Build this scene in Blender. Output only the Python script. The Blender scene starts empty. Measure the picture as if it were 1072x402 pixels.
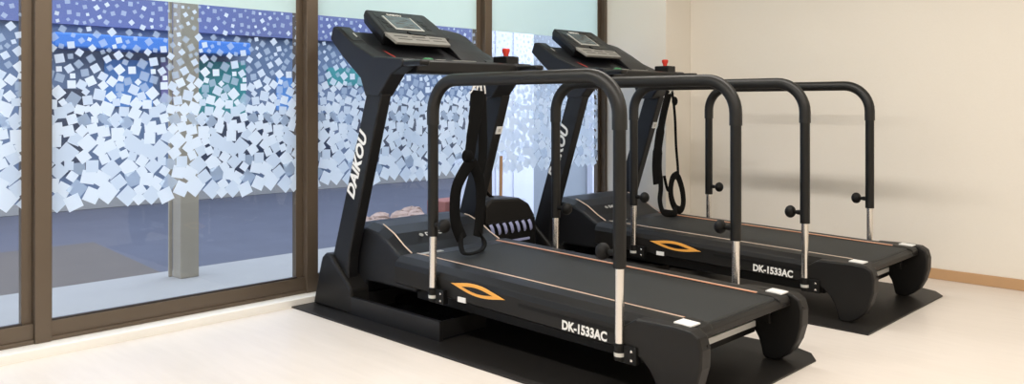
import bpy, bmesh, math, random
from mathutils import Vector, Matrix

# ------------------------------------------------------------------ camera, light, exposure
sc = bpy.context.scene
col = sc.collection
cam_d = bpy.data.cameras.new('camera'); cam = bpy.data.objects.new('camera', cam_d); col.objects.link(cam)
sc.camera = cam
CAM_H = 1.08
cam_d.sensor_width = 36.0; cam_d.sensor_fit = 'HORIZONTAL'
cam_d.lens = 858.0 / 1072.0 * 36.0
cam_d.shift_y = -92.0 / 1072.0
cam_d.clip_start = 0.02; cam_d.clip_end = 200
A = math.radians(45.76)
fwd = Vector((-math.cos(A), math.sin(A), 0))
cam.location = (0, 0, CAM_H)
cam.rotation_euler = fwd.to_track_quat('-Z', 'Y').to_euler()

vs = sc.view_settings
sc.display_settings.display_device = 'sRGB'
vs.view_transform = 'Standard'; vs.look = 'None'; vs.gamma = 1.0; vs.use_curve_mapping = False
vs.exposure = 0.0

world = bpy.data.worlds.new('daylight'); sc.world = world; world.use_nodes = True
wn = world.node_tree.nodes; wl = world.node_tree.links
bg = wn['Background']
bg.inputs['Color'].default_value = (0.76, 0.84, 1.0, 1); bg.inputs['Strength'].default_value = 3.0

def area_light(name, loc, size_x, size_y, power, color, rot=(0, 0, 0)):
    d = bpy.data.lights.new(name, 'AREA'); d.shape = 'RECTANGLE'; d.size = size_x; d.size_y = size_y
    d.energy = power; d.color = color
    o = bpy.data.objects.new(name, d); o.location = loc; o.rotation_euler = rot; col.objects.link(o)
    return o
WARM = (1.0, 0.945, 0.885)
area_light('ceiling_line_light', (-1.4, 1.0, 2.60), 4.4, 0.12, 92, WARM)
area_light('ceiling_line_light', (-1.9, 3.6, 2.60), 3.2, 0.12, 46, WARM)
area_light('ceiling_line_light', (0.9, 2.2, 2.60), 0.3, 4.0, 44, WARM)  # unseen back fill, added to brighten the room from behind the camera

# ------------------------------------------------------------------ materials
def lin(c):
    return tuple(((x/255)/12.92 if x/255 <= 0.04045 else (((x/255)+0.055)/1.055)**2.4) for x in c)
def mat(name, rgb, rough=0.5, metal=0.0, noise=0.0, nscale=30.0, bump=0.0, coat=0.0, spec=0.5):
    m = bpy.data.materials.new(name); m.use_nodes = True
    nt = m.node_tree; b = nt.nodes['Principled BSDF']
    c = lin(rgb)
    b.inputs['Base Color'].default_value = (*c, 1)
    b.inputs['Roughness'].default_value = rough; b.inputs['Metallic'].default_value = metal
    b.inputs['Specular IOR Level'].default_value = spec
    b.inputs['Coat Weight'].default_value = coat
    if noise > 0 or bump > 0:
        tc = nt.nodes.new('ShaderNodeTexCoord'); n = nt.nodes.new('ShaderNodeTexNoise')
        n.inputs['Scale'].default_value = nscale; n.inputs['Detail'].default_value = 4
        nt.links.new(tc.outputs['Object'], n.inputs['Vector'])
        if noise > 0:
            r = nt.nodes.new('ShaderNodeMapRange')
            r.inputs['To Min'].default_value = 1 - noise; r.inputs['To Max'].default_value = 1 + noise
            nt.links.new(n.outputs['Fac'], r.inputs['Value'])
            mx = nt.nodes.new('ShaderNodeVectorMath'); mx.operation = 'SCALE'
            mx.inputs[0].default_value = c
            nt.links.new(r.outputs['Result'], mx.inputs['Scale'])
            nt.links.new(mx.outputs['Vector'], b.inputs['Base Color'])
        if bump > 0:
            bp = nt.nodes.new('ShaderNodeBump'); bp.inputs['Strength'].default_value = bump
            bp.inputs['Distance'].default_value = 0.002
            nt.links.new(n.outputs['Fac'], bp.inputs['Height']); nt.links.new(bp.outputs['Normal'], b.inputs['Normal'])
    return m

M = {}
M['plastic'] = mat('black_plastic', (21, 20, 19), 0.46, spec=0.3, noise=0.06, nscale=60)
M['plastic_dark'] = mat('deep_black_plastic', (12, 12, 12), 0.55, spec=0.25)
M['post'] = mat('black_painted_steel', (21, 21, 22), 0.42, noise=0.04, spec=0.35)
M['console'] = mat('console_charcoal', (27, 28, 31), 0.42, spec=0.35, noise=0.06, nscale=50)
M['console_dark'] = mat('console_black', (18, 18, 19), 0.34, spec=0.35)
M['belt'] = mat('running_belt', (42, 44, 44), 0.6, spec=0.3, noise=0.18, nscale=300, bump=0.4)
M['rail_foam'] = mat('black_rail_grip', (24, 24, 23), 0.42, spec=0.4, noise=0.05)
M['rail_sleeve'] = mat('black_rail_sleeve', (18, 18, 17), 0.4, spec=0.35)
M['chrome'] = mat('chrome', (225, 222, 218), 0.22, 1.0)
M['orange'] = mat('orange_trim', (240, 172, 78), 0.45)
M['orange_line'] = mat('orange_pinstripe', (205, 140, 105), 0.5)
M['white_line'] = mat('pale_pinstripe', (225, 205, 185), 0.45)
M['white'] = mat('white_print', (235, 235, 232), 0.5)
M['silver'] = mat('silver_bezel', (200, 200, 195), 0.35, 0.3)
M['tray'] = mat('tray_label', (138, 136, 130), 0.4, noise=0.1, nscale=40)
M['screen'] = mat('lcd_screen', (84, 96, 100), 0.2, noise=0.25, nscale=25)
M['ink'] = mat('dark_ink', (60, 58, 56), 0.5)
M['green'] = mat('green_key', (50, 130, 80), 0.4)
M['red'] = mat('red_button', (215, 60, 45), 0.4)
M['tray_floor'] = mat('glossy_black_tray', (34, 36, 40), 0.12)
M['mat_rubber'] = mat('rubber_mat', (26, 24, 22), 0.5, spec=0.4, noise=0.08, nscale=20, bump=0.15)
M['strap'] = mat('black_webbing', (9, 9, 9), 0.8, spec=0.15)
M['bronze'] = mat('bronze_aluminium', (98, 86, 73), 0.4, 0.35, noise=0.04, nscale=8)
M['bronze_dark'] = mat('dark_gasket', (50, 44, 42), 0.5)
M['sill'] = mat('white_sill_paint', (240, 238, 232), 0.45)
M['wall'] = mat('cream_wallpaper', (234, 228, 217), 0.8, noise=0.015, nscale=90, bump=0.25)
M['wood_base'] = mat('tan_skirting', (190, 152, 112), 0.5, noise=0.08, nscale=6)
M['ceiling'] = mat('white_ceiling', (235, 232, 225), 0.8)
M['asphalt'] = mat('asphalt', (90, 91, 104), 0.85, noise=0.15, nscale=3, bump=0.3)
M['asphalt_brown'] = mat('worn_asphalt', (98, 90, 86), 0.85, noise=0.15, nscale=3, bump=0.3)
M['concrete'] = mat('pale_concrete', (160, 157, 155), 0.8, noise=0.06, nscale=5)
M['facade'] = mat('grey_facade', (104, 120, 146), 0.7, noise=0.08, nscale=1.5)
M['fascia'] = mat('periwinkle_fascia', (98, 106, 150), 0.6)
M['awning'] = mat('blue_awning', (64, 122, 200), 0.6)
M['poster_green'] = mat('teal_poster', (60, 140, 140), 0.5, noise=0.4, nscale=4)
M['poster_pink'] = mat('mauve_poster', (130, 120, 165), 0.5, noise=0.4, nscale=4)
M['poster_blue'] = mat('pale_blue_poster', (90, 140, 200), 0.5, noise=0.4, nscale=4)
M['dark_shop'] = mat('dark_shop_glass', (58, 66, 84), 0.3)
M['alu'] = mat('weathered_aluminium', (170, 160, 146), 0.5, 0.2, noise=0.1, nscale=6)
M['stone'] = mat('pinkish_stone', (176, 150, 138), 0.9, noise=0.25, nscale=15)
M['brick'] = mat('red_brown_brick', (150, 96, 88), 0.85, noise=0.15, nscale=10)
M['lavender'] = mat('white_lavender_panel', (222, 224, 240), 0.6, noise=0.03, nscale=4)
M['grey_wall'] = mat('grey_render', (140, 146, 156), 0.8, noise=0.08, nscale=5)
M['plant'] = mat('weed_green', (88, 100, 60), 0.8)
M['handle_wood'] = mat('broom_handle_wood', (186, 148, 110), 0.5)
M['rib'] = mat('pale_blue_grey_slot', (150, 156, 196), 0.4)

def floor_mat():
    m = mat('cream_vinyl', (238, 226, 210), 0.36)
    nt = m.node_tree; b = nt.nodes['Principled BSDF']
    tc = nt.nodes.new('ShaderNodeTexCoord'); n = nt.nodes.new('ShaderNodeTexNoise')
    mp = nt.nodes.new('ShaderNodeMapping'); mp.inputs['Scale'].default_value = (2, 14, 1)
    nt.links.new(tc.outputs['Object'], mp.inputs['Vector']); nt.links.new(mp.outputs['Vector'], n.inputs['Vector'])
    n.inputs['Scale'].default_value = 2.0; n.inputs['Detail'].default_value = 6
    cr = nt.nodes.new('ShaderNodeValToRGB')
    a = lin((219, 211, 202)); c = lin((224, 216, 207))
    cr.color_ramp.elements[0].position = 0.3; cr.color_ramp.elements[0].color = (*a, 1)
    cr.color_ramp.elements[1].position = 0.7; cr.color_ramp.elements[1].color = (*c, 1)
    nt.links.new(n.outputs['Fac'], cr.inputs['Fac']); nt.links.new(cr.outputs['Color'], b.inputs['Base Color'])
    return m
M['floor'] = floor_mat()

def glass_mat():
    m = bpy.data.materials.new('clear_window_glass'); m.use_nodes = True; nt = m.node_tree
    nt.nodes.remove(nt.nodes['Principled BSDF']); out = nt.nodes['Material Output']
    t = nt.nodes.new('ShaderNodeBsdfTransparent'); t.inputs['Color'].default_value = (0.93, 0.96, 0.97, 1)
    g = nt.nodes.new('ShaderNodeBsdfGlossy'); g.inputs['Roughness'].default_value = 0.02
    fr = nt.nodes.new('ShaderNodeFresnel'); fr.inputs['IOR'].default_value = 1.45
    mx = nt.nodes.new('ShaderNodeMixShader')
    ge = nt.nodes.new('ShaderNodeNewGeometry'); fm = nt.nodes.new('ShaderNodeMath'); fm.operation = 'MULTIPLY'
    iv = nt.nodes.new('ShaderNodeMath'); iv.operation = 'SUBTRACT'; iv.inputs[0].default_value = 1.0
    nt.links.new(ge.outputs['Backfacing'], iv.inputs[1])        # reflect once per pane, at its room or street face
    nt.links.new(fr.outputs['Fac'], fm.inputs[0]); nt.links.new(iv.outputs[0], fm.inputs[1])
    nt.links.new(fm.outputs[0], mx.inputs['Fac']); nt.links.new(t.outputs[0], mx.inputs[1]); nt.links.new(g.outputs[0], mx.inputs[2])
    nt.links.new(mx.outputs[0], out.inputs['Surface'])
    return m
M['glass'] = glass_mat()

def film_mat(name, rgb, transl, clear):
    m = bpy.data.materials.new(name); m.use_nodes = True; nt = m.node_tree
    nt.nodes.remove(nt.nodes['Principled BSDF']); out = nt.nodes['Material Output']
    c = (*lin(rgb), 1)
    d = nt.nodes.new('ShaderNodeBsdfDiffuse'); d.inputs['Color'].default_value = c
    tr = nt.nodes.new('ShaderNodeBsdfTranslucent'); tr.inputs['Color'].default_value = c
    m1 = nt.nodes.new('ShaderNodeMixShader'); m1.inputs['Fac'].default_value = transl
    nt.links.new(d.outputs[0], m1.inputs[1]); nt.links.new(tr.outputs[0], m1.inputs[2])
    last = m1
    if clear > 0:
        t = nt.nodes.new('ShaderNodeBsdfTransparent')
        m2 = nt.nodes.new('ShaderNodeMixShader'); m2.inputs['Fac'].default_value = clear
        nt.links.new(m1.outputs[0], m2.inputs[1]); nt.links.new(t.outputs[0], m2.inputs[2]); last = m2
    nt.links.new(last.outputs[0], out.inputs['Surface'])
    return m
M['frost'] = film_mat('frosted_film', (236, 246, 238), 0.75, 0.05)
M['sq_white'] = film_mat('white_square_film', (240, 247, 251), 0.72, 0.04)
M['sq_pale'] = film_mat('pale_square_film', (230, 240, 248), 0.72, 0.12)
M['sq_blue'] = film_mat('light_blue_square_film', (214, 230, 246), 0.72, 0.5)

# ------------------------------------------------------------------ mesh helpers
class MB:
    def __init__(s, off=(0, 0, 0)):
        s.bm = bmesh.new(); s.off = Vector(off)
    def v(s, p): return s.bm.verts.new(Vector(p) - s.off)
    def box(s, x0, x1, y0, y1, z0, z1):
        vs = [s.v((x, y, z)) for x in (x0, x1) for y in (y0, y1) for z in (z0, z1)]
        for f in ((0,1,3,2),(4,6,7,5),(0,4,5,1),(2,3,7,6),(0,2,6,4),(1,5,7,3)):
            s.bm.faces.new([vs[i] for i in f])
        return s
    def loft(s, rings, cap=True, closed=True):
        R = [[s.v(p) for p in r] for r in rings]; n = len(R[0])
        for a, b in zip(R, R[1:]):
            for i in range(n if closed else n-1):
                j = (i+1) % n
                s.bm.faces.new((a[i], a[j], b[j], b[i]))
        if cap:
            s.bm.faces.new(R[0][::-1]); s.bm.faces.new(R[-1])
        return s
    def prism_xz(s, poly, y0, y1):            # side profile extruded along y
        return s.loft([[(x, y0, z) for x, z in poly], [(x, y1, z) for x, z in poly]])
    def prism(s, poly, o, u, w, n, t0, t1):   # poly in plane (u,w) at origin o, thickness along n
        o, u, w, n = map(Vector, (o, u, w, n))
        return s.loft([[o+u*a+w*b+n*t for a, b in poly] for t in (t0, t1)])
    def tube(s, pts, r, seg=14, r2=None, cap=True, flat=None):
        pts = [Vector(p) for p in pts]; rings = []; up = None
        for i, p in enumerate(pts):
            t = (pts[min(i+1, len(pts)-1)] - pts[max(i-1, 0)]).normalized()
            if up is None:
                up = Vector((1, 0, 0)) if abs(t.x) < 0.8 else Vector((0, 0, 1))
                if flat is not None: up = Vector(flat)
            a = t.cross(up).normalized(); b = a.cross(t).normalized()
            if flat is None: up = b
            rr = r if not isinstance(r, (list, tuple)) else r[i]
            rb = rr if r2 is None else r2
            rings.append([p + a*math.cos(k*2*math.pi/seg)*rr + b*math.sin(k*2*math.pi/seg)*rb for k in range(seg)])
        return s.loft(rings, cap)
    def lathe(s, o, axis, prof, seg=18):
        o = Vector(o); ax = Vector(axis).normalized()
        u = ax.orthogonal().normalized(); w = ax.cross(u)
        rings = [[o + ax*h + (u*math.cos(k*2*math.pi/seg) + w*math.sin(k*2*math.pi/seg))*max(r, 1e-4) for k in range(seg)] for h, r in prof]
        return s.loft(rings)
    def ball(s, c, r, seg=16, rings=9, sx=1, sy=1, sz=1):
        R = []
        for i in range(rings+1):
            th = math.pi*i/rings; rr = max(math.sin(th), 0.002)
            R.append([(c[0]+r*sx*rr*math.cos(k*2*math.pi/seg), c[1]+r*sy*rr*math.sin(k*2*math.pi/seg), c[2]+r*sz*math.cos(th)) for k in range(seg)])
        return s.loft(R)
    def build(s, name, m, parent=None, bevel=0.0, smooth=False, loc=None):
        bmesh.ops.recalc_face_normals(s.bm, faces=s.bm.faces)
        me = bpy.data.meshes.new(name); s.bm.to_mesh(me); s.bm.free()
        for mm in (m if isinstance(m, (list, tuple)) else [m]): me.materials.append(mm)
        o = bpy.data.objects.new(name, me); col.objects.link(o)
        if parent is not None: o.parent = parent
        if loc is not None: o.location = loc
        if bevel > 0:
            b = o.modifiers.new('soft_edges', 'BEVEL'); b.width = bevel; b.segments = 2; b.limit_method = 'ANGLE'; b.angle_limit = math.radians(35)
        if smooth:
            for p in me.polygons: p.use_smooth = True
            me.set_sharp_from_angle(angle=math.radians(40))
        return o

def tag(o, label=None, cat=None, group=None, kind=None):
    if label: o['label'] = label
    if cat: o['category'] = cat
    if group: o['group'] = group
    if kind: o['kind'] = kind
    return o
def empty(name, loc, rz=0):
    o = bpy.data.objects.new(name, None); o.location = loc; o.rotation_euler.z = rz; o.empty_display_size = 0.1
    col.objects.link(o); return o
def struct(o, label=None):
    o['kind'] = 'structure'
    if label: o['label'] = label
    return o
def copy_tree(o, parent=None):
    c = o.copy(); col.objects.link(c)
    if parent is not None: c.parent = parent
    for ch in list(o.children): copy_tree(ch, c)
    return c
def smooth_path(pts, n=8):
    """Catmull-Rom through the points."""
    P = [Vector(p) for p in pts]; out = []
    for i in range(len(P)-1):
        p0 = P[max(i-1, 0)]; p1 = P[i]; p2 = P[i+1]; p3 = P[min(i+2, len(P)-1)]
        for k in range(n):
            t = k/n
            out.append(0.5*((2*p1)+(p2-p0)*t+(2*p0-5*p1+4*p2-p3)*t*t+(3*p1-p0-3*p2+p3)*t**3))
    out.append(P[-1]); return out
def text_mesh(name, body, size, m, parent, origin, xdir, ydir, off, shear=0.0, bold=0.0, depth=0.0008, sx=1.0):
    cu = bpy.data.curves.new(name, 'FONT'); cu.body = body; cu.size = size; cu.shear = shear; cu.offset = bold
    cu.extrude = depth; cu.align_x = 'CENTER'; cu.align_y = 'CENTER'; cu.resolution_u = 3
    t = bpy.data.objects.new(name, cu); col.objects.link(t)
    bpy.context.view_layer.update()
    dg = bpy.context.evaluated_depsgraph_get()
    me = bpy.data.meshes.new_from_object(t.evaluated_get(dg))
    bpy.data.objects.remove(t); bpy.data.curves.remove(cu)
    X = Vector(xdir).normalized(); Y = Vector(ydir); Y = (Y - X*Y.dot(X)).normalized(); Z = X.cross(Y)
    mtx = Matrix((X, Y, Z)).transposed().to_4x4()
    me.transform(Matrix.Scale(sx, 4, (1, 0, 0))); me.transform(mtx); me.transform(Matrix.Translation(Vector(origin) - Vector(off)))
    me.name = name; me.materials.clear(); me.materials.append(m)
    o = bpy.data.objects.new(name, me); col.objects.link(o); o.parent = parent
    return o

# ------------------------------------------------------------------ room shell
XW = -3.97            # room face of the window frames
YR = 5.46             # right wall
X0, X1, Y0 = -4.02, 2.6, -1.6
o = MB().box(-3.87, X1, Y0, YR, -0.08, 0.0).build('floor', M['floor']); struct(o)
o = MB().box(-4.1, X1, Y0, 5.6, 2.7, 2.8).build('ceiling', M['ceiling']); struct(o)
o = MB().box(-4.1, X1, YR, YR+0.12, -0.08, 2.7).build('wall_right', M['wall']); struct(o)
o = MB().box(-4.1, X1, Y0-0.12, Y0, -0.08, 2.7).build('wall_left', M['wall']); struct(o)
o = MB().box(X1, X1+0.12, Y0-0.12, YR+0.12, -0.08, 2.8).build('wall_back', M['wall']); struct(o)
o = MB().box(-4.1, XW+0.01, Y0, YR, 2.42, 2.7).build('wall_front', M['wall']); struct(o, 'cream wall strip above the shop window')
# corner pier
o = MB().box(-3.97, -3.405, 5.125, YR, 0, 2.7).build('wall_corner', M['wall'], bevel=0.004); struct(o, 'boxed-out cream pier in the corner beside the window')
o = MB().box(-4.10, -3.97, 5.165, YR, -0.08, 2.7).build('wall_corner_reveal', M['wall']); struct(o)
# skirting on the right wall
o = MB().box(-3.40, X1, YR-0.012, YR, 0.0, 0.065).build('baseboard_right', M['wood_base'], bevel=0.003); struct(o)
# white sill plinth
o = MB().box(-4.06, -3.87, Y0, 5.125, -0.08, 0.040).build('baseboard_front', M['sill'], bevel=0.004); struct(o, 'white painted plinth under the window frames')

# mullions
MULL = [(-1.60, -1.55), (-0.26, -0.20), (1.100, 1.165), (2.44, 2.512), (3.800, 3.865), (5.10, 5.16)]
for i, (a, b) in enumerate(MULL):
    mb = MB(); mb.box(-4.03, XW+0.02, a, b, 0.041, 2.42)
    o = mb.build('trim_%d' % (i+1), M['bronze'], bevel=0.002); struct(o, 'bronze aluminium window post')
# panes
random.seed(11)
TILE = 0.415
def film_squares():
    """one repeat of the scattered squares: y offset, z, half size, angle, tone"""
    out = []
    for k in range(9000):
        t = random.random()
        z = 0.605 + 0.965*t
        big = 0.0090 + 0.034*max(0.0, 1-t)
        h = big * (1.0 if k < 2500 else 0.72) * random.uniform(0.72, 1.1)
        # packing distance opens up towards the top of the film
        pack = 0.89 if t < 0.5 else 0.89 + 1.25*((t-0.5)/0.5)**1.1
        if z - h*1.1 < 0.600: z = 0.600 + h*1.1 + random.random()*0.012
        if z + h*1.4 > 1.578: continue
        y = random.random()*TILE
        ok = True
        for q in out:
            dy = abs(q[0]-y); dy = min(dy, TILE-dy)
            if dy*dy + (q[1]-z)**2 < (pack*(q[2]+h))**2: ok = False; break
        if not ok: continue
        ang = random.gauss(math.radians(35), math.radians(26))
        r = random.random()
        if t > 0.66: tone = 2 if r < 0.7 else 1
        elif t > 0.4: tone = 2 if r < 0.25 else (1 if r < 0.6 else 0)
        else: tone = 2 if r < 0.05 else (1 if r < 0.35 else 0)
        out.append((y, z, h, ang, tone))
    return out
SQ = film_squares()
def clip_poly(poly, lo, hi):
    for side, lim in ((0, lo), (1, hi)):
        res = []
        for i in range(len(poly)):
            a = poly[i]; b = poly[(i+1) % len(poly)]
            ina = a[0] >= lim if side == 0 else a[0] <= lim
            inb = b[0] >= lim if side == 0 else b[0] <= lim
            if ina: res.append(a)
            if ina != inb:
                k = (lim-a[0])/(b[0]-a[0]); res.append((lim, a[1]+(b[1]-a[1])*k))
        poly = res
        if len(poly) < 3: return None
    return poly
ends = [(MULL[i][1], MULL[i+1][0]) for i in range(len(MULL)-1)]
for i, (a, b) in enumerate(ends):
    f = MB(); f.box(-4.03, XW, a, b, 0.050, 0.125); f.box(-4.03, XW+0.012, a, b, 0.041, 0.058)
    f.box(-4.025, XW-0.005, a, b, 2.34, 2.42)
    # sash stiles, the sash on the right of each post sits further out
    f.box(-4.03, XW-0.012, a, a+0.012, 0.125, 2.34); f.box(-4.03, XW-0.022, b-0.042, b, 0.125, 2.34)
    w = f.build('window_%d' % (i+1), M['bronze'], bevel=0.0015); struct(w, 'tall bronze-framed shop window with frosted top and scattered square film')
    MB().box(-4.000, -3.994, a+0.006, b-0.036, 0.120, 2.345).build('glass_pane', M['glass'], w)
    MB().box(-3.9935, -3.993, a+0.012, b-0.042, 1.580, 2.34).build('frosted_film', M['frost'], w)
    MB().box(-3.996, XW-0.008, a+0.012, b-0.042, 0.125, 0.133).build('glazing_bead', M['bronze_dark'], w)
    bm = bmesh.new(); lo, hi = a+0.012, b-0.042; idx = 0
    k0 = int(math.floor((lo-0.1)/TILE)); k1 = int(math.ceil((hi+0.1)/TILE))
    for k in range(k0, k1+1):
        for (yy, z, h, ang, tone) in SQ:
            cy = k*TILE + yy
            if cy + 1.5*h < lo or cy - 1.5*h > hi: continue
            c, s_ = math.cos(ang), math.sin(ang)
            poly = [(cy + h*(u*c - v*s_), z + h*(u*s_ + v*c)) for u, v in ((-1,-1),(1,-1),(1,1),(-1,1))]
            poly = clip_poly(poly, lo, hi)
            if not poly: continue
            idx += 1
            x = -3.9925 + idx*0.0000035
            fc = bm.faces.new([bm.verts.new((x, p, q)) for p, q in poly]); fc.material_index = tone
    me = bpy.data.meshes.new('square_film'); bm.to_mesh(me); bm.free()
    for nme in ('sq_white', 'sq_pale', 'sq_blue'): me.materials.append(M[nme])
    o = bpy.data.objects.new('square_film', me); col.objects.link(o); o.parent = w

# ------------------------------------------------------------------ outside
o = MB().box(-5.78, -4.06, -8, 16, -0.25, -0.10).build('pavement', M['concrete']); struct(o)
o = MB().box(-10.4, -5.78, -8, 30, -0.25, -0.115).build('road', M['asphalt']); struct(o)
mb = MB(); pl = [(-5.79, -8), (-5.79, 2.42), (-7.53, 2.55), (-7.53, -8)]  # lit road beside the building shadow, put into a browner colour
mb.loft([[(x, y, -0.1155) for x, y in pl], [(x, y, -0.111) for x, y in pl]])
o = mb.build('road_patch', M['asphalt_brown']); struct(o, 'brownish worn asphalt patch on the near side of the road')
fac = MB().box(-10.4, -10.0, -8, 30, -0.115, 3.6).build('building_facade', M['facade'])
tag(fac, 'grey blue building front across the road behind the square film', 'building')
MB().box(-10.0, -9.9, -8, 30, 1.97, 3.6).build('fascia', M['fascia'], fac)
MB().box(-9.995, -9.55, 2.85, 5.1, 1.69, 1.85).build('awning', M['awning'], fac, bevel=0.02)
MB().box(-9.995, -9.92, -8, 30, -0.11, 0.0).build('plinth_course', M['concrete'], fac)
for k, (ya, yb, za, zb, mm) in enumerate([(3.5, 4.05, 1.05, 1.6, 'poster_blue'), (4.15, 4.4, 1.1, 1.62, 'poster_pink'), (4.55, 5.25, 0.95, 1.62, 'poster_green'), (5.7, 6.3, 1.0, 1.45, 'poster_blue'), (6.5, 7.2, 1.35, 1.6, 'poster_green')]):
    MB().box(-9.999, -9.97, ya, yb, za, zb).build('poster', M[mm], fac)
for (ya, yb, za, zb) in [(2.9, 3.3, 0.3, 1.25), (4.5, 6.6, 0.2, 0.95), (7.0, 9.5, 0.2, 1.1), (0.8, 2.0, 0.2, 1.0), (10.0, 13.0, 0.2, 1.4)]:
    MB().box(-9.999, -9.96, ya, yb, za, zb).build('shop_window', M['dark_shop'], fac)
# aluminium post on the pavement
mb = MB(); mb.box(-5.58, -5.46, 2.40, 2.53, -0.10, 3.4); mb.box(-5.60, -5.58, 2.375, 2.40, -0.10, 3.4)
o = mb.build('awning_post', M['alu'], bevel=0.004); tag(o, 'weathered beige metal post standing on the pale pavement outside', 'post')
# planter with stones
pr = empty('stone_border', (-5.55, 4.3, -0.10)); tag(pr, 'low bed of pinkish stones beyond the glass right of the first treadmill post', 'stone bed')
mb = MB((-5.55, 4.3, -0.10)); mb.box(-5.75, -5.3, 3.95, 4.60, -0.10, 0.055); mb.build('bed', M['concrete'], pr, bevel=0.02)
for k in range(16):
    c = (-5.55+random.uniform(-.16, .16), 4.02+0.034*k, 0.075+0.06*(k/16)+random.uniform(-.005, .01))
    mb = MB((-5.55, 4.3, -0.10)); mb.ball(c, random.uniform(.05, .085), 9, 6, 1.0, 1.25, 0.72)
    for v in mb.bm.verts: v.co += Vector((random.uniform(-.006, .006),)*3)
    mb.build('stone', M['stone'], pr)
mb = MB((-5.55, 4.3, -0.10))
for k in range(10):
    a = random.random()*6.28; p = Vector((-5.4, 3.98, 0.0)); mb.tube([p, p+Vector((math.cos(a)*.05, math.sin(a)*.05, .06))], 0.006, 5)
mb.build('weeds', M['plant'], pr)
o = MB().box(-5.6, -5.35, 4.67, 4.98, -0.10, 0.235).build('brick_pier', M['brick'], bevel=0.008)
tag(o, 'short red-brown brick pier at the end of the stone bed', 'pier')
# white boards and grey return wall
wb = MB().box(-5.635, -5.52, 5.36, 5.98, -0.10, 2.9).build('white_door', M['lavender'], bevel=0.006)
tag(wb, 'white lavender panelled door outside between the two treadmills', 'door')
for yy in (5.44, 5.68): MB().box(-5.52, -5.508, yy, yy+0.18, 0.15, 2.7).build('door_panel', M['lavender'], wb, bevel=0.004)
o = MB().box(-5.76, -5.64, 5.36, 11.0, -0.10, 3.2).build('wall_outside', M['grey_wall']); struct(o)
for k, (ya, yb) in enumerate([(6.95, 7.35), (7.9, 8.3)]):
    o = MB().box(-5.635, -5.55, ya, yb, -0.10, 2.9).build('white_board', M['lavender'], bevel=0.006)
    tag(o, ['white upright board on the outside wall, left one behind the second treadmill', 'white upright board on the outside wall, nearest the cream pier'][k], 'board')
ms = empty('white_sign_board', (-5.3, 4.86, -0.1)); tag(ms, 'slim white upright sign board outside beyond the hanging strap loop', 'sign')
mb = MB((-5.3, 4.86, -0.1)); mb.box(-5.32, -5.28, 4.745, 4.965, -0.1, 0.60); mb.build('panel', M['lavender'], ms, bevel=0.004)
mb = MB((-5.3, 4.86, -0.1)); mb.box(-5.281, -5.272, 4.84, 4.89, 0.33, 0.35); mb.build('dark_mark', M['ink'], ms)

# ------------------------------------------------------------------ rubber mats
def make_mat(x0, x1, y0, y1, label, ch):
    mb = MB((x0, y0, 0))
    pl = [(x0, y0), (x1, y0), (x1, y1-ch*0.9), (x1-ch*0.45, y1-ch*0.25), (x1-ch, y1), (x0, y1)]
    mb.loft([[(x, y, 0) for x, y in pl], [(x, y, 0.008) for x, y in pl]])
    o = mb.build('rubber_mat', M['mat_rubber'], bevel=0.002, loc=(x0, y0, 0.0)); tag(o, label, 'mat', 'mats under the treadmills'); return o
make_mat(-3.868, -1.485, 2.297, 3.46, 'black rubber mat under the near treadmill with the long screen-side strap', 0.12)
make_mat(-3.868, -1.475, 3.895, 5.10, 'black rubber mat under the far treadmill by the cream wall', 0.14)
bpy.data.objects['rubber_mat']['label'] = 'black rubber floor mat under the treadmill nearer the camera'
bpy.data.objects['rubber_mat.001']['label'] = 'black rubber floor mat under the treadmill beside the cream wall'

# ------------------------------------------------------------------ treadmill
OX = -2.68; OFF = (OX, 0, 0.008)
def ztop(x): return 0.295 + 0.026*(-1.60 - x)
def T(): return MB(OFF)

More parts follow.
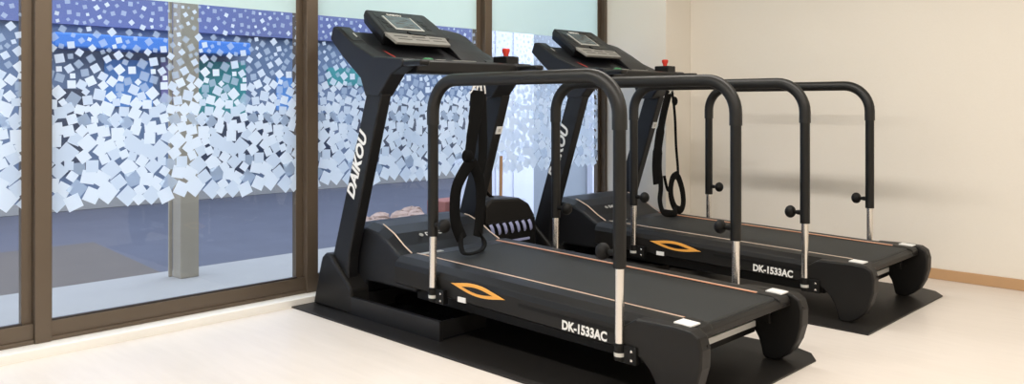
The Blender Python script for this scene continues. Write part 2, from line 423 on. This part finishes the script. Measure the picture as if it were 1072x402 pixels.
def make_treadmill():
    root = empty('treadmill', (OX, 2.87, 0.008))
    # --- base tray frame on the mat
    for s in (-1, 1):
        mb = T(); ya, yb = sorted((s*0.452, s*0.43))
        mb.box(-3.53, -2.81, ya, yb, 0.008, 0.098)
        yc, yd = sorted((s*0.43, s*0.16))
        tf = T(); tf.box(-3.51, -2.82, yc, yd, 0.008, 0.020); tf.build('tray_floor', M['tray_floor'], root)
        mb.box(-2.820, -2.81, yc, yd, 0.020, 0.098)
        mb.box(-3.53, -3.51, yc, yd, 0.020, 0.100)
        mb.build('base_tray', M['post'], root, bevel=0.002)
    # front base beam
    mb = T(); mb.box(-3.80, -3.64, -0.36, 0.36, 0.008, 0.09); mb.build('base_beam', M['post'], root, bevel=0.006)
    # --- posts and their foot shrouds
    for s in (-1, 1):
        yo, yi = (-0.430, -0.365) if s < 0 else (0.480, 0.415)
        ya, yb = sorted((yo, yi))
        p = T()
        p.loft([[(-3.700, ya, 0.10), (-3.565, ya, 0.10), (-3.565, yb, 0.10), (-3.700, yb, 0.10)],
                [(-3.690, ya, 0.30), (-3.548, ya, 0.30), (-3.548, yb, 0.30), (-3.690, yb, 0.30)],
                [(-3.400, ya, 1.13), (-3.272, ya, 1.13), (-3.272, yb, 1.13), (-3.400, yb, 1.13)]])
        post = p.build('post', M['post'], root, bevel=0.008)
        # lettering on the outer face, reading upwards
        d = Vector((0.29, 0, 0.83)).normalized()
        if s < 0:
            cx, cz = -3.481, 0.765
            text_mesh('post_lettering', 'DAIKOU', 0.093, M['white'], post, (cx+0.004, yo-0.0012, cz), d, (-1, 0, 0.35), OFF, shear=0.25, bold=0.0034, sx=0.98)
        else:
            d2 = Vector((0.29, 0, 0.83)).normalized()
            text_mesh('post_lettering', 'DAIKOU', 0.093, M['white'], post, (-3.484, yo+0.0012, 0.765), -d2, (-1, 0, 0.35), OFF, shear=0.25, bold=0.0034, sx=0.98)
            mb = T(); n = Vector((0.944, 0, -0.33)); c0 = Vector((-3.3345, 0.4475, 0.93))
            mb.prism([(-.022, -.022), (.022, -.022), (.022, .022), (-.022, .022)], c0, (0, 1, 0), d2, n, -0.003, 0.0035)
            sk = mb.build('sticker', M['white'], post)
            mb = T(); mb.prism([(-.010, -.010), (.010, -.010), (.010, .010), (-.010, .010)], c0, (0, 1, 0), d2, n, 0.0035, 0.004)
            mb.build('sticker_print', M['silver'], sk)
        ya, yb = sorted((s*(0.455 if s < 0 else 0.495), s*0.335))
        poly = [(-3.848, 0.008), (-3.80, 0.17), (-3.765, 0.268), (-3.735, 0.292), (-3.70, 0.296), (-3.665, 0.27), (-3.50, 0.135), (-3.485, 0.008)]
        mb = T(); mb.prism_xz(poly, ya, yb); mb.build('post_shroud', M['plastic'], root, bevel=0.014)
    # --- motor hood
    prof = [(-3.76, 0.095), (-3.775, 0.25), (-3.72, 0.40), (-3.62, 0.452), (-3.52, 0.462), (-3.42, 0.447), (-3.34, 0.418), (-3.255, 0.368), (-3.19, 0.338), (-3.10, 0.334), (-3.10, 0.165), (-3.50, 0.165), (-3.53, 0.095)]
    mb = T(); n_s = 9; rings = []
    W = 0.352
    for k in range(13):
        u = -1 + 2*k/12.0; y = W*u
        e = max(0.0, (abs(u)-0.86)/0.14)
        rings.append([(x, y, z if z < 0.17 else z - 0.03*e*e) for x, z in prof])
    mb.loft(rings); hood = mb.build('motor_hood', M['console'], root, bevel=0.012)
    text_mesh('hood_lettering', 'DAIKOU', 0.036, M['white'], hood, (-3.300, -0.06, 0.4035), (0, 1, 0), (-0.085, 0, 0.049), OFF, bold=0.0006, shear=0.2)
    # small round mark left of the word
    mb = T(); c0 = Vector((-3.300, -0.155, 0.4035)); n = Vector((0.5, 0, 0.866))
    mb.lathe(c0, n, [(-0.002, 0.012), (0.0015, 0.012)], 16); mb.build('hood_emblem', M['silver'], hood)
    for s in (-1, 1):
        # pale stripe along the hood crease
        pts = [(-3.45, s*0.285, 0.456), (-3.42, s*0.292, 0.450), (-3.34, s*0.298, 0.421), (-3.255, s*0.302, 0.371), (-3.19, s*0.306, 0.3415)]
        mb = T(); mb.tube(pts, 0.0035, 6); mb.build('hood_stripe', M['white_line'], hood)
    # white maker's line at hood toe
    text_mesh('hood_print', 'WELL TREAD', 0.02, M['white'], hood, (-3.15, -0.24, 0.3385), (0.2, 1, 0), (-1, 0.2, 0.02), OFF) if False else None
    mb = T(); mb.box(-3.165, -3.14, -0.285, -0.14, 0.330, 0.3395); mb.build('hood_toe_mark', M['silver'], hood)
    # --- deck
    mb = T()
    mb.loft([[(-3.12, -0.33, 0.135), (-3.12, 0.33, 0.135), (-3.12, 0.33, ztop(-3.12)-0.006), (-3.12, -0.33, ztop(-3.12)-0.006)],
             [(-1.765, -0.33, 0.112), (-1.765, 0.33, 0.112), (-1.765, 0.33, ztop(-1.765)-0.006), (-1.765, -0.33, ztop(-1.765)-0.006)]])
    mb.build('deck_board', M['plastic_dark'], root, bevel=0.003)
    # belt with its rear turn
    mb = T(); pr = []
    for x in (-3.13, -2.6, -2.1, -1.60): pr.append((x, ztop(x)-0.001))
    for k in range(1, 9):
        a = math.pi/2 - k*math.pi/8; pr.append((-1.575+0.019*math.cos(a), ztop(-1.6)-0.020+0.019*math.sin(a)))
    pr.append((-1.75, ztop(-1.75)-0.042)); pr.append((-1.75, ztop(-1.75)-0.02)); pr.append((-3.13, ztop(-3.13)-0.02))
    mb.prism_xz(pr, -0.262, 0.262); mb.build('belt', M['belt'], root, bevel=0.0)
    # rear roller cover: dark lip behind the belt
    mb = T(); mb.prism_xz([(-1.75, 0.262), (-1.60, 0.275), (-1.55, 0.285), (-1.535, 0.272), (-1.535, 0.250), (-1.56, 0.244), (-1.75, 0.225)], -0.352, 0.352); mb.build('roller_cover', M['plastic'], root, bevel=0.003)
    for s in (-1, 1):
        # side rail swept along x
        def ring(x, dz=0):
            z = ztop(x)+dz
            return [(x, s*0.264, z-0.025), (x, s*0.264, z+0.001), (x, s*0.31, z+0.003), (x, s*0.362, z), (x, s*0.398, z-0.022), (x, s*0.408, z-0.045), (x, s*0.405, z-0.125), (x, s*0.385, z-0.135), (x, s*0.335, z-0.135), (x, s*0.335, z-0.025)]
        mb = T(); mb.loft([ring(x) for x in (-3.20, -3.0, -2.6, -2.2, -1.85, -1.62)])
        rail = mb.build('side_rail', M['plastic'], root, bevel=0.003)
        mb = T(); mb.loft([[(x, s*0.268, ztop(x)-0.002), (x, s*0.268, ztop(x)+0.0025), (x, s*0.277, ztop(x)+0.0035), (x, s*0.277, ztop(x)-0.002)] for x in (-3.18, -1.645)])
        mb.build('orange_stripe', M['orange_line'], rail)
        mb = T(); mb.loft([[(x, s*0.277, ztop(x)-0.002), (x, s*0.277, ztop(x)+0.0045), (x, s*0.281, ztop(x)+0.0045), (x, s*0.281, ztop(x)-0.002)] for x in (-3.18, -1.645)])
        mb.build('pale_stripe', M['white_line'], rail)
        ya, yb = sorted((s*0.403, s*0.4095))
        mb = T(); mb.loft([[(x, ya, ztop(x)-0.078), (x, yb, ztop(x)-0.078), (x, yb, ztop(x)-0.064), (x, ya, ztop(x)-0.064)] for x in (-2.36, -1.69)])
        mb.build('rail_slot', M['plastic_dark'], rail)
        # model lettering
        xd = (1, 0, -0.026) if s < 0 else (-1, 0, 0.026)
        text_mesh('model_lettering', 'DK-1533AC', 0.050, M['white'], rail, (-2.010, s*0.4085, 0.203), xd, (0, 0, 1), OFF, bold=0.0018, sx=0.88)
        # almond shaped orange emblem
        cx, cz = -2.61, 0.262; L_, Hh = 0.172, 0.025
        def alm(L, h, n=14):
            up = [(cx + L*(-1+2*i/n), cz - 0.05*(-1+2*i/n)*L/0.165*0.2 + h*(1-(-1+2*i/n)**2)**1.35) for i in range(n+1)]
            dn = [(cx + L*(1-2*i/n), cz - 0.05*(1-2*i/n)*L/0.165*0.2 - h*(1-(1-2*i/n)**2)**1.35) for i in range(1, n)]
            return up+dn
        a_, b_ = sorted((s*0.4035, s*0.4115))
        mb = T(); mb.prism_xz(alm(L_, Hh), a_, b_); em = mb.build('orange_emblem', M['orange'], rail, bevel=0.001)
        a_, b_ = sorted((s*0.4112, s*0.4125))
        mb = T(); mb.prism_xz(alm(0.098, 0.0115), a_, b_); mb.build('emblem_eye', M['console_dark'], em)
        a_, b_ = sorted((s*0.4035, s*0.411))
        mb = T(); mb.box(-2.735, -2.685, a_, b_, 0.196, 0.218); mb.build('spec_label', M['white'], rail)
        # rear leg cap
        poly = [(-1.76, 0.296), (-1.60, 0.300), (-1.53, 0.296), (-1.498, 0.278), (-1.486, 0.235), (-1.488, 0.17), (-1.505, 0.11), (-1.532, 0.06), (-1.57, 0.027), (-1.605, 0.0085), (-1.65, 0.0085),
                (-1.660, 0.020), (-1.668, 0.055), (-1.680, 0.090), (-1.702, 0.125), (-1.735, 0.155), (-1.78, 0.168), (-1.82, 0.170), (-1.82, 0.26)]
        a_, b_ = sorted((s*0.420, s*0.352))
        mb = T(); mb.prism_xz(poly, a_, b_); cap = mb.build('rear_leg', M['plastic'], root, bevel=0.009)
        a_, b_ = sorted((s*0.345, s*0.262))
        mb = T(); mb.prism_xz([(-1.64, 0.245), (-1.64, 0.300), (-1.575, 0.2985), (-1.54, 0.290), (-1.53, 0.272), (-1.54, 0.252), (-1.56, 0.245)], a_, b_); mb.build('corner_cap', M['plastic'], cap, bevel=0.006)
        # slots in the rear face of the leg
        for (z0, z1, dx) in ((0.225, 0.250, 0), (0.165, 0.175, 0.0)):
            a_, b_ = sorted((s*0.366, s*0.378)); xx = -1.4885 if z0 > .2 else -1.493
            mb = T(); mb.box(xx-0.012, xx+0.0015, a_, b_, z0, z1); mb.build('slot', M['plastic_dark'], cap)
        a_, b_ = sorted((s*0.375, s*0.312))
        mb = T(); mb.loft([[(-1.625, a_, 0.2995), (-1.555, a_, 0.2965), (-1.555, b_, 0.2965), (-1.625, b_, 0.2995)], [(-1.625, a_, 0.3045), (-1.555, a_, 0.3015), (-1.555, b_, 0.3015), (-1.625, b_, 0.3045)]])
        mb.build('level_window', M['white'], cap)
        # --- walking rail
        Y = s*0.427; xf, xr, zt, R_ = -2.885, -1.825, 1.188, 0.15
        def arc(cx, cz, a0, a1, n=10): return [(cx+R_*math.cos(a0+(a1-a0)*k/n), Y, cz+R_*math.sin(a0+(a1-a0)*k/n)) for k in range(n+1)]
        path = [(xf, Y, 0.985)] + arc(xf+R_, zt-R_, math.pi, math.pi/2) + arc(xr-R_, zt-R_, math.pi/2, 0) + [(xr, Y, 0.985)]
        mb = T(); mb.tube(path, 0.0285, 18)
        hr = mb.build('handrail', M['rail_foam'], root, smooth=True)
        for x in (xf, xr):
            mb = T(); mb.tube([(x, Y, 0.985), (x, Y, 0.475)], 0.0245, 18); mb.build('sleeve', M['rail_sleeve'], hr, smooth=True)
            mb = T(); mb.tube([(x, Y, 0.48), (x, Y, 0.195 if x == xr else 0.225)], 0.0175, 18); mb.build('chrome_leg', M['chrome'], hr, smooth=True)
            zb = 0.15 if x == xr else 0.19
            mb = T(); mb.tube([(x, Y, zb+0.05), (x, Y, zb-0.012)], 0.021, 18); a_, b_ = sorted((s*0.402, s*0.43)); mb.box(x-0.02, x+0.075, a_, b_*1.0 if s > 0 else b_, zb-0.02, zb+0.045)
            br = mb.build('leg_bracket', M['plastic_dark'], hr, bevel=0.002)
            mb = T(); mb.tube([(x, Y, zb+0.016), (x, Y, zb+0.002)], 0.0218, 18); mb.build('clamp_ring', M['silver'], br, smooth=True)
            for bz in (zb-0.005, zb+0.028):
                mb = T(); yy = s*0.430; mb.lathe((x+0.055, yy-s*0.004, bz), (0, s, 0), [(0, 0.006), (0.006, 0.006), (0.008, 0.003)], 10); mb.build('bolt', M['chrome'], br)
            # clamp knob pointing to the middle of the rail
            dx = 1 if x == xf else -1
            mb = T(); mb.lathe((x+dx*0.018, Y, 0.528), (dx, 0, 0), [(0, 0.013), (0.02, 0.012), (0.03, 0.009), (0.05, 0.009)], 14)
            rings_ = []
            mb.ball((x+dx*0.078, Y, 0.528), 0.032, 20, 10, 0.85, 1, 1)
            mb.build('clamp_knob', M['plastic_dark'], hr, smooth=True)
    # cross members under the deck
    mb = T(); mb.box(-1.705, -1.690, -0.351, 0.351, 0.136, 0.160); mb.build('cross_bar', M['white'], root, smooth=True)
    mb = T(); mb.box(-1.715, -1.693, -0.351, 0.351, 0.112, 0.135); mb.build('bar_carrier', M['plastic_dark'], root)
    # --- console
    body = [(-3.715, 1.425), (-3.690, 1.488), (-3.655, 1.488), (-3.505, 1.393), (-3.330, 1.318), (-3.115, 1.302), (-3.095, 1.285), (-3.105, 1.262), (-3.19, 1.225), (-3.262, 1.150), (-3.290, 1.118), (-3.402, 1.118), (-3.445, 1.212), (-3.60, 1.325)]
    for s in (-1, 1):
        mb = T(); a_, b_ = sorted((s*(0.435 if s < 0 else 0.483), s*0.345)); mb.prism_xz(body, a_, b_)
        cb = mb.build('console_wing', M['console'], root, bevel=0.008)
        # recessed cup tray, and its glint painted on as a silver chip
        mb = T(); d = Vector((0.15, 0, -0.095)).normalized(); n = Vector((0.535, 0, 0.845))
        yy0 = s*0.39
        mb.prism([(-.032, 0.02), (.032, 0.02), (.032, 0.15), (-.032, 0.15)], (-3.655, yy0, 1.488), (0, 1, 0), d, n, -0.01, 0.002); mb.build('cup_tray', M['console_dark'], cb)
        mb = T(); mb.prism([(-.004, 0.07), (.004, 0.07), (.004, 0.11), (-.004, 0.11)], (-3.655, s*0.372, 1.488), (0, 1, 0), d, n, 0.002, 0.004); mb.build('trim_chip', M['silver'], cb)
        # hand grip pad that leaves the wing towards the walker
        mb = T(); a_, b_ = sorted((s*0.43, s*0.37)); mb.box(-3.12, -2.97, a_, b_, 1.262, 1.290); mb.build('grip_pad', M['console_dark'], cb, bevel=0.01)
    lower = [(-3.690, 1.415), (-3.665, 1.468), (-3.505, 1.385), (-3.330, 1.306), (-3.20, 1.292), (-3.20, 1.262), (-3.34, 1.262), (-3.50, 1.31)]
    mb = T(); mb.prism_xz(lower, -0.345, 0.345); con = mb.build('console', M['console'], root, bevel=0.004)
    # curved hump beside the display (speaker hoods)
    mb = T(); rings = []
    for k in range(9):
        u = k/8.0; y = 0.17 + 0.262*u; h = 0.052*(0.35+0.65*math.cos((u-0.1)*math.pi/2.3)**0.8)
        base = [(-3.655, 1.470), (-3.50, 1.385), (-3.335, 1.308)]
        rings.append([(-3.66, y, 1.43), (-3.66+0.4*h, y, 1.468+h), (-3.53, y, 1.405+h*0.95), (-3.42, y, 1.35+h*0.55), (-3.335, y, 1.312), (-3.335, y, 1.29)])
    mb.loft(rings); mb.build('console_hump', M['console'], con, bevel=0.004)
    # tilted display head
    p0 = Vector((-3.71, 0, 1.60)); d = Vector((0.32, 0, -0.20)); L = d.length; d.normalize(); n = Vector((0.2, 0, 0.32)).normalized()
    U = Vector((0, 1, 0))
    mb = T()
    front = [(-.205, 0.0), (-.222, 0.012), (-.262, 0.262), (-.262, 0.285), (0.192, 0.285), (0.200, 0.255), (0.205, 0.10), (0.200, 0.012), (0.185, 0.0)]
    rings = []
    for t, g in ((0.0, 1.0), (-0.03, 1.0), (-0.075, 0.93)):
        rings.append([p0+U*(a*g-0.0)+d*(0.14+(b-0.14)*g)+n*t for a, b in front])
    mb.loft(rings[::-1]); head = mb.build('display_head', M['console'], con, bevel=0.008)
    mb = T(); mb.prism([(-.185, .03), (.14, .03), (.115, .262), (-.228, .262)], p0, U, d, n, -0.004, 0.0012); mb.build('display_face', M['console_dark'], head)
    mb = T(); o_ = [(-.150, .072), (.048, .072), (.048, .226), (-.150, .226)]; mb.prism(o_, p0, U, d, n, -0.004, 0.005); bz = mb.build('screen_bezel', M['silver'], head, bevel=0.001)
    mb = T(); mb.prism([(-.138, .076), (.036, .076), (.036, .212), (-.138, .212)], p0, U, d, n, 0.0045, 0.0062); scn = mb.build('screen', M['screen'], bz)
    for k, (u0, s0, w_) in enumerate([(-.12, .10, .04), (-.06, .12, .05), (-.02, .10, .03), (-.11, .15, .06), (-.03, .16, .05), (-.08, .19, .08)]):
        mb = T(); mb.prism([(u0, s0), (u0+w_, s0), (u0+w_, s0+.010), (u0, s0+.010)], p0, U, d, n, 0.0062, 0.0066); mb.build('screen_readout', M['ink'], scn)
    text_mesh('display_lettering', 'DAIKOU', 0.026, M['white'], head, p0+U*(-0.05)+d*0.05+n*0.0022, U, -d, OFF, bold=0.0006)
    for k in range(3):
        for sd, u0 in ((-1, -.19), (1, .085)):
            mb = T(); mb.prism([(u0, .09+.045*k), (u0+.03, .09+.045*k), (u0+.03, .115+.045*k), (u0, .115+.045*k)], p0, U, d, n, 0.001, 0.003); mb.build('speed_key', M['console'], head)
    # reading ledge
    mb = T(); mb.prism([(-.258, .272), (.150, .290), (.128, .375), (-.245, .378)], p0, U, d, n, -0.012, 0.004); ld = mb.build('reading_ledge', M['tray'], con, bevel=0.003)
    for k in range(3):
        u0 = -0.22+0.12*k
        mb = T(); mb.prism([(u0, .305), (u0+.09, .306), (u0+.09, .316), (u0, .314)], p0, U, d, n, 0.004, 0.0045); mb.build('ledge_print', M['ink'], ld)
        mb = T(); mb.prism([(u0+.01, .335), (u0+.10, .338), (u0+.10, .346), (u0+.01, .343)], p0, U, d, n, 0.004, 0.0045); mb.build('ledge_print', M['ink'], ld)
    mb = T(); mb.prism([(-.10, .258), (-.085, .283), (0.01, .287), (0.03, .262)], p0, U, d, n, 0.0, 0.010); mb.build('ledge_clip', M['console_dark'], ld)
    # red crease line left of the centre key field
    mb = T(); mb.tube([(-3.47, -0.290, 1.366), (-3.42, -0.285, 1.346), (-3.36, -0.275, 1.320)], 0.0022, 6); mb.build('red_line', M['red'], con)
    # cross bar with keys
    mb = T(); mb.prism_xz([(-3.205, 1.300), (-3.115, 1.301), (-3.095, 1.290), (-3.092, 1.24), (-3.105, 1.228), (-3.19, 1.228), (-3.21, 1.24)], -0.35, 0.35)
    xb = mb.build('cross_handle', M['console_dark'], root, bevel=0.006)
    mb = T(); mb.ball((-3.150, -0.235, 1.302), 0.022, 14, 6, 0.8, 1.6, 0.45); mb.build('start_key', M['green'], xb)
    mb = T(); mb.box(-3.15, -3.135, -0.19, -0.13, 1.3005, 1.3045); mb.box(-3.15, -3.135, -0.08, 0.08, 1.3005, 1.3045); mb.build('key_print', M['silver'], xb)
    # emergency stop
    mb = T(); mb.box(-3.235, -3.125, 0.30, 0.395, 1.296, 1.342); st = mb.build('stop_box', M['console_dark'], root, bevel=0.006)
    mb = T(); mb.lathe((-3.18, 0.348, 1.34), (0, 0, 1), [(0, 0.014), (0.012, 0.014), (0.028, 0.021), (0.042, 0.022), (0.047, 0.017)], 16); mb.build('stop_button', M['red'], st, smooth=True)
    return root

t1 = make_treadmill()
tag(t1, 'black treadmill nearer the camera, with chrome-legged side rails and a wide strap hanging from it', 'treadmill', 'treadmills facing the window')
t2 = copy_tree(t1); t2.location = (OX-0.012, 4.445, 0.008)
tag(t2, 'black treadmill standing farther back beside the cream wall', 'treadmill', 'treadmills facing the window')

# ------------------------------------------------------------------ straps on the cross handles
def strap_thing(label, group='exercise straps hanging from the treadmill cross handles'):
    r = empty('exercise_strap', (0, 0, 0)); tag(r, label, 'strap', group); return r
# near treadmill: wide band, knot, hand loop and a long loop resting on the belt
r = empty('exercise_strap', (-3.07, 2.93, 1.22)); OS = (-3.07, 2.93, 1.22)
tag(r, 'wide black strap hanging from the cross handle of the treadmill nearer the camera', 'strap', 'exercise straps on the treadmills')
def sb(): return MB(OS)
random.seed(5)
mb = sb()
for k in range(7):
    y = 2.855+0.018*k
    mb.tube(smooth_path([(-3.080, 2.905, 1.226), (-3.074, (2.905+y)/2+0.012*(-1)**k, 1.185), (-3.08, y, 1.135)], 5), 0.0045, 6)
mb.build('clip_wires', M['white'], r)
mb = sb(); mb.tube(smooth_path([(-3.08, 2.908, 1.150), (-3.08, 2.902, 1.08), (-3.08, 2.888, 1.00), (-3.08, 2.868, 0.904), (-3.08, 2.848, 0.80)], 6), [0.050]*7+[0.046]*6+[0.040]*6+[0.036]*6, 14, r2=0.010, flat=(1, 0, 0)); mb.build('band', M['strap'], r, smooth=True)
mb = sb(); mb.tube(smooth_path([(-3.095, 2.950, 1.150), (-3.10, 2.961, 1.025), (-3.10, 2.965, 0.900), (-3.10, 2.962, 0.801), (-3.095, 2.935, 0.725)], 6), 0.032, 12, r2=0.010, flat=(1, 0, 0)); mb.build('second_band', M['strap'], r, smooth=True)
mb = sb(); mb.ball((-3.08, 2.838, 0.815), 0.036, 14, 8, 0.6, 1.0, 1.0); mb.build('knot', M['strap'], r, smooth=True)
mb = sb(); mb.tube(smooth_path([(-3.08, 2.862, 0.79), (-3.08, 2.812, 0.735), (-3.08, 2.768, 0.67), (-3.08, 2.752, 0.596), (-3.075, 2.752, 0.49), (-3.065, 2.785, 0.40)], 6), 0.036, 12, r2=0.010, flat=(1, 0, 0)); mb.build('hand_loop', M['strap'], r, smooth=True)
mb = sb(); mb.tube(smooth_path([(-3.09, 2.875, 0.785), (-3.09, 2.925, 0.70), (-3.09, 2.940, 0.60), (-3.08, 2.925, 0.50), (-3.065, 2.895, 0.40)], 6), 0.034, 12, r2=0.010, flat=(1, 0, 0)); mb.build('hand_loop', M['strap'], r, smooth=True)
mb = sb(); mb.tube(smooth_path([(-3.065, 2.78, 0.43), (-3.03, 2.745, 0.385), (-2.97, 2.705, 0.356), (-2.930, 2.700, 0.352), (-2.935, 2.765, 0.352), (-2.99, 2.86, 0.354), (-3.05, 2.925, 0.375), (-3.07, 2.90, 0.43)], 6), 0.013, 10, r2=0.008, flat=(0, 0, 1)); mb.build('belt_loop', M['strap'], r, smooth=True)

r = empty('exercise_strap', (-3.08, 4.73, 1.22)); OS = (-3.08, 4.73, 1.22)
tag(r, 'thin black exercise strap with hand loop hanging at the far treadmill against the cream wall', 'strap', 'exercise straps on the treadmills')
mb = sb()
for k in range(4):
    y = 4.67+0.022*k
    mb.tube(smooth_path([(-3.085, 4.70, 1.225), (-3.075, 4.70+0.015*(-1)**k, 1.19), (-3.08, y, 1.150)], 5), 0.0035, 6)
mb.build('clip_wires', M['silver'], r)
mb = sb(); mb.tube(smooth_path([(-3.08, 4.705, 1.17), (-3.08, 4.725, 1.10), (-3.08, 4.745, 0.98), (-3.085, 4.765, 0.80), (-3.085, 4.785, 0.66), (-3.085, 4.79, 0.59)], 6), 0.009, 10); mb.build('cord', M['strap'], r, smooth=True)
mb = sb(); mb.ball((-3.08, 4.742, 1.10), 0.024, 14, 8, 0.8, 1.0, 1.3); mb.build('knot', M['strap'], r, smooth=True)
mb = sb(); mb.tube(smooth_path([(-3.085, 4.785, 0.60), (-3.08, 4.720, 0.585), (-3.075, 4.685, 0.52), (-3.07, 4.685, 0.45), (-3.065, 4.72, 0.385), (-3.06, 4.78, 0.362), (-3.07, 4.83, 0.40), (-3.075, 4.83, 0.48), (-3.08, 4.80, 0.56), (-3.085, 4.78, 0.59)], 6), 0.027, 12, r2=0.010, flat=(1, 0, 0)); mb.build('hand_loop', M['strap'], r, smooth=True)
mb = sb(); mb.tube(smooth_path([(-3.09, 4.69, 1.165), (-3.105, 4.655, 1.04), (-3.11, 4.615, 0.90), (-3.11, 4.585, 0.78), (-3.11, 4.575, 0.66), (-3.105, 4.58, 0.55)], 6), [0.036]*12+[0.046]*7+[0.055]*12, 12, r2=0.012, flat=(1, 0, 0)); mb.build('wide_band', M['strap'], r, smooth=True)
mb = sb(); mb.tube(smooth_path([(-3.10, 4.60, 0.60), (-3.09, 4.59, 0.52), (-3.08, 4.565, 0.44), (-3.05, 4.555, 0.375), (-3.02, 4.60, 0.358), (-3.02, 4.66, 0.358), (-3.05, 4.70, 0.372), (-3.07, 4.73, 0.40)], 6), 0.024, 12, r2=0.010, flat=(1, 0, 0)); mb.build('lower_loop', M['strap'], r, smooth=True)
mb = sb(); mb.tube(smooth_path([(-3.09, 4.63, 0.60), (-3.085, 4.655, 0.52), (-3.08, 4.675, 0.50), (-3.08, 4.71, 0.53)], 6), 0.010, 10); mb.build('hook_strap', M['strap'], r, smooth=True)

# ------------------------------------------------------------------ ribbed black case between the treadmills
OC = (-3.60, 3.66, 0.0)
r = empty('carry_case', OC); tag(r, 'black round-topped case with pale ribbed slots on the floor between the treadmills', 'case')
mb = MB(OC); pl = []
ya, yb = 3.43, 3.885
pl = [(ya, 0.02), (yb-0.03, 0.02), (yb, 0.06), (yb, 0.30), (yb-0.02, 0.38), (yb-0.07, 0.45), (yb-0.15, 0.49), (ya+0.05, 0.505), (ya, 0.47)]
mb.loft([[(x, y, z) for y, z in pl] for x in (-3.78, -3.56)]); bd = mb.build('shell', M['plastic'], r, bevel=0.02)
mb = MB(OC); mb.box(-3.565, -3.548, ya+0.01, yb-0.03, 0.06, 0.36); gr = mb.build('grille', M['plastic_dark'], r, bevel=0.004)
for k in range(7):
    y = 3.455+0.056*k
    mb = MB(OC); mb.tube(smooth_path([(-3.545, y, 0.350), (-3.535, y+0.004, 0.33), (-3.535, y+0.012, 0.305), (-3.545, y+0.025, 0.290)], 4), 0.013, 8, r2=0.006, flat=(1, 0, 0)); mb.build('pale_rib', M['rib'], gr, smooth=True)
mb = MB(OC); mb.box(-3.549, -3.542, 3.56, 3.80, 0.225, 0.24); mb.build('pale_bar', M['rib'], gr, bevel=0.002)
mb = MB(OC); mb.tube(smooth_path([(-3.66, 3.45, 0.49), (-3.66, 3.46, 0.56), (-3.66, 3.50, 0.56), (-3.66, 3.56, 0.51), (-3.66, 3.60, 0.49)], 6), 0.010, 10, r2=0.008); mb.build('carry_handle', M['strap'], r, smooth=True)
for yy in (3.47, 3.84):
    mb = MB(OC); mb.lathe((-3.66, yy, 0.0), (0, 0, 1), [(0, 0.016), (0.025, 0.018)], 12); mb.build('foot', M['plastic_dark'], r)
# small broom leaning behind it
OB = (-3.84, 3.75, 0.0)
r = empty('hand_broom', OB); tag(r, 'wooden-handled broom standing behind the black case at the window', 'broom')
mb = MB(OB); mb.tube([(-3.84, 3.83, 0.10), (-3.86, 3.86, 0.735)], 0.011, 10); mb.build('handle', M['handle_wood'], r, smooth=True)
mb = MB(OB); mb.loft([[(-3.86+dx, 3.75+dy, 0.0) for dx, dy in ((0, 0), (.05, 0), (.05, .16), (0, .16))], [(-3.855+dx, 3.80+dy, 0.12) for dx, dy in ((0, 0), (.04, 0), (.04, .06), (0, .06))]]); mb.build('bristles', M['plastic_dark'], r)
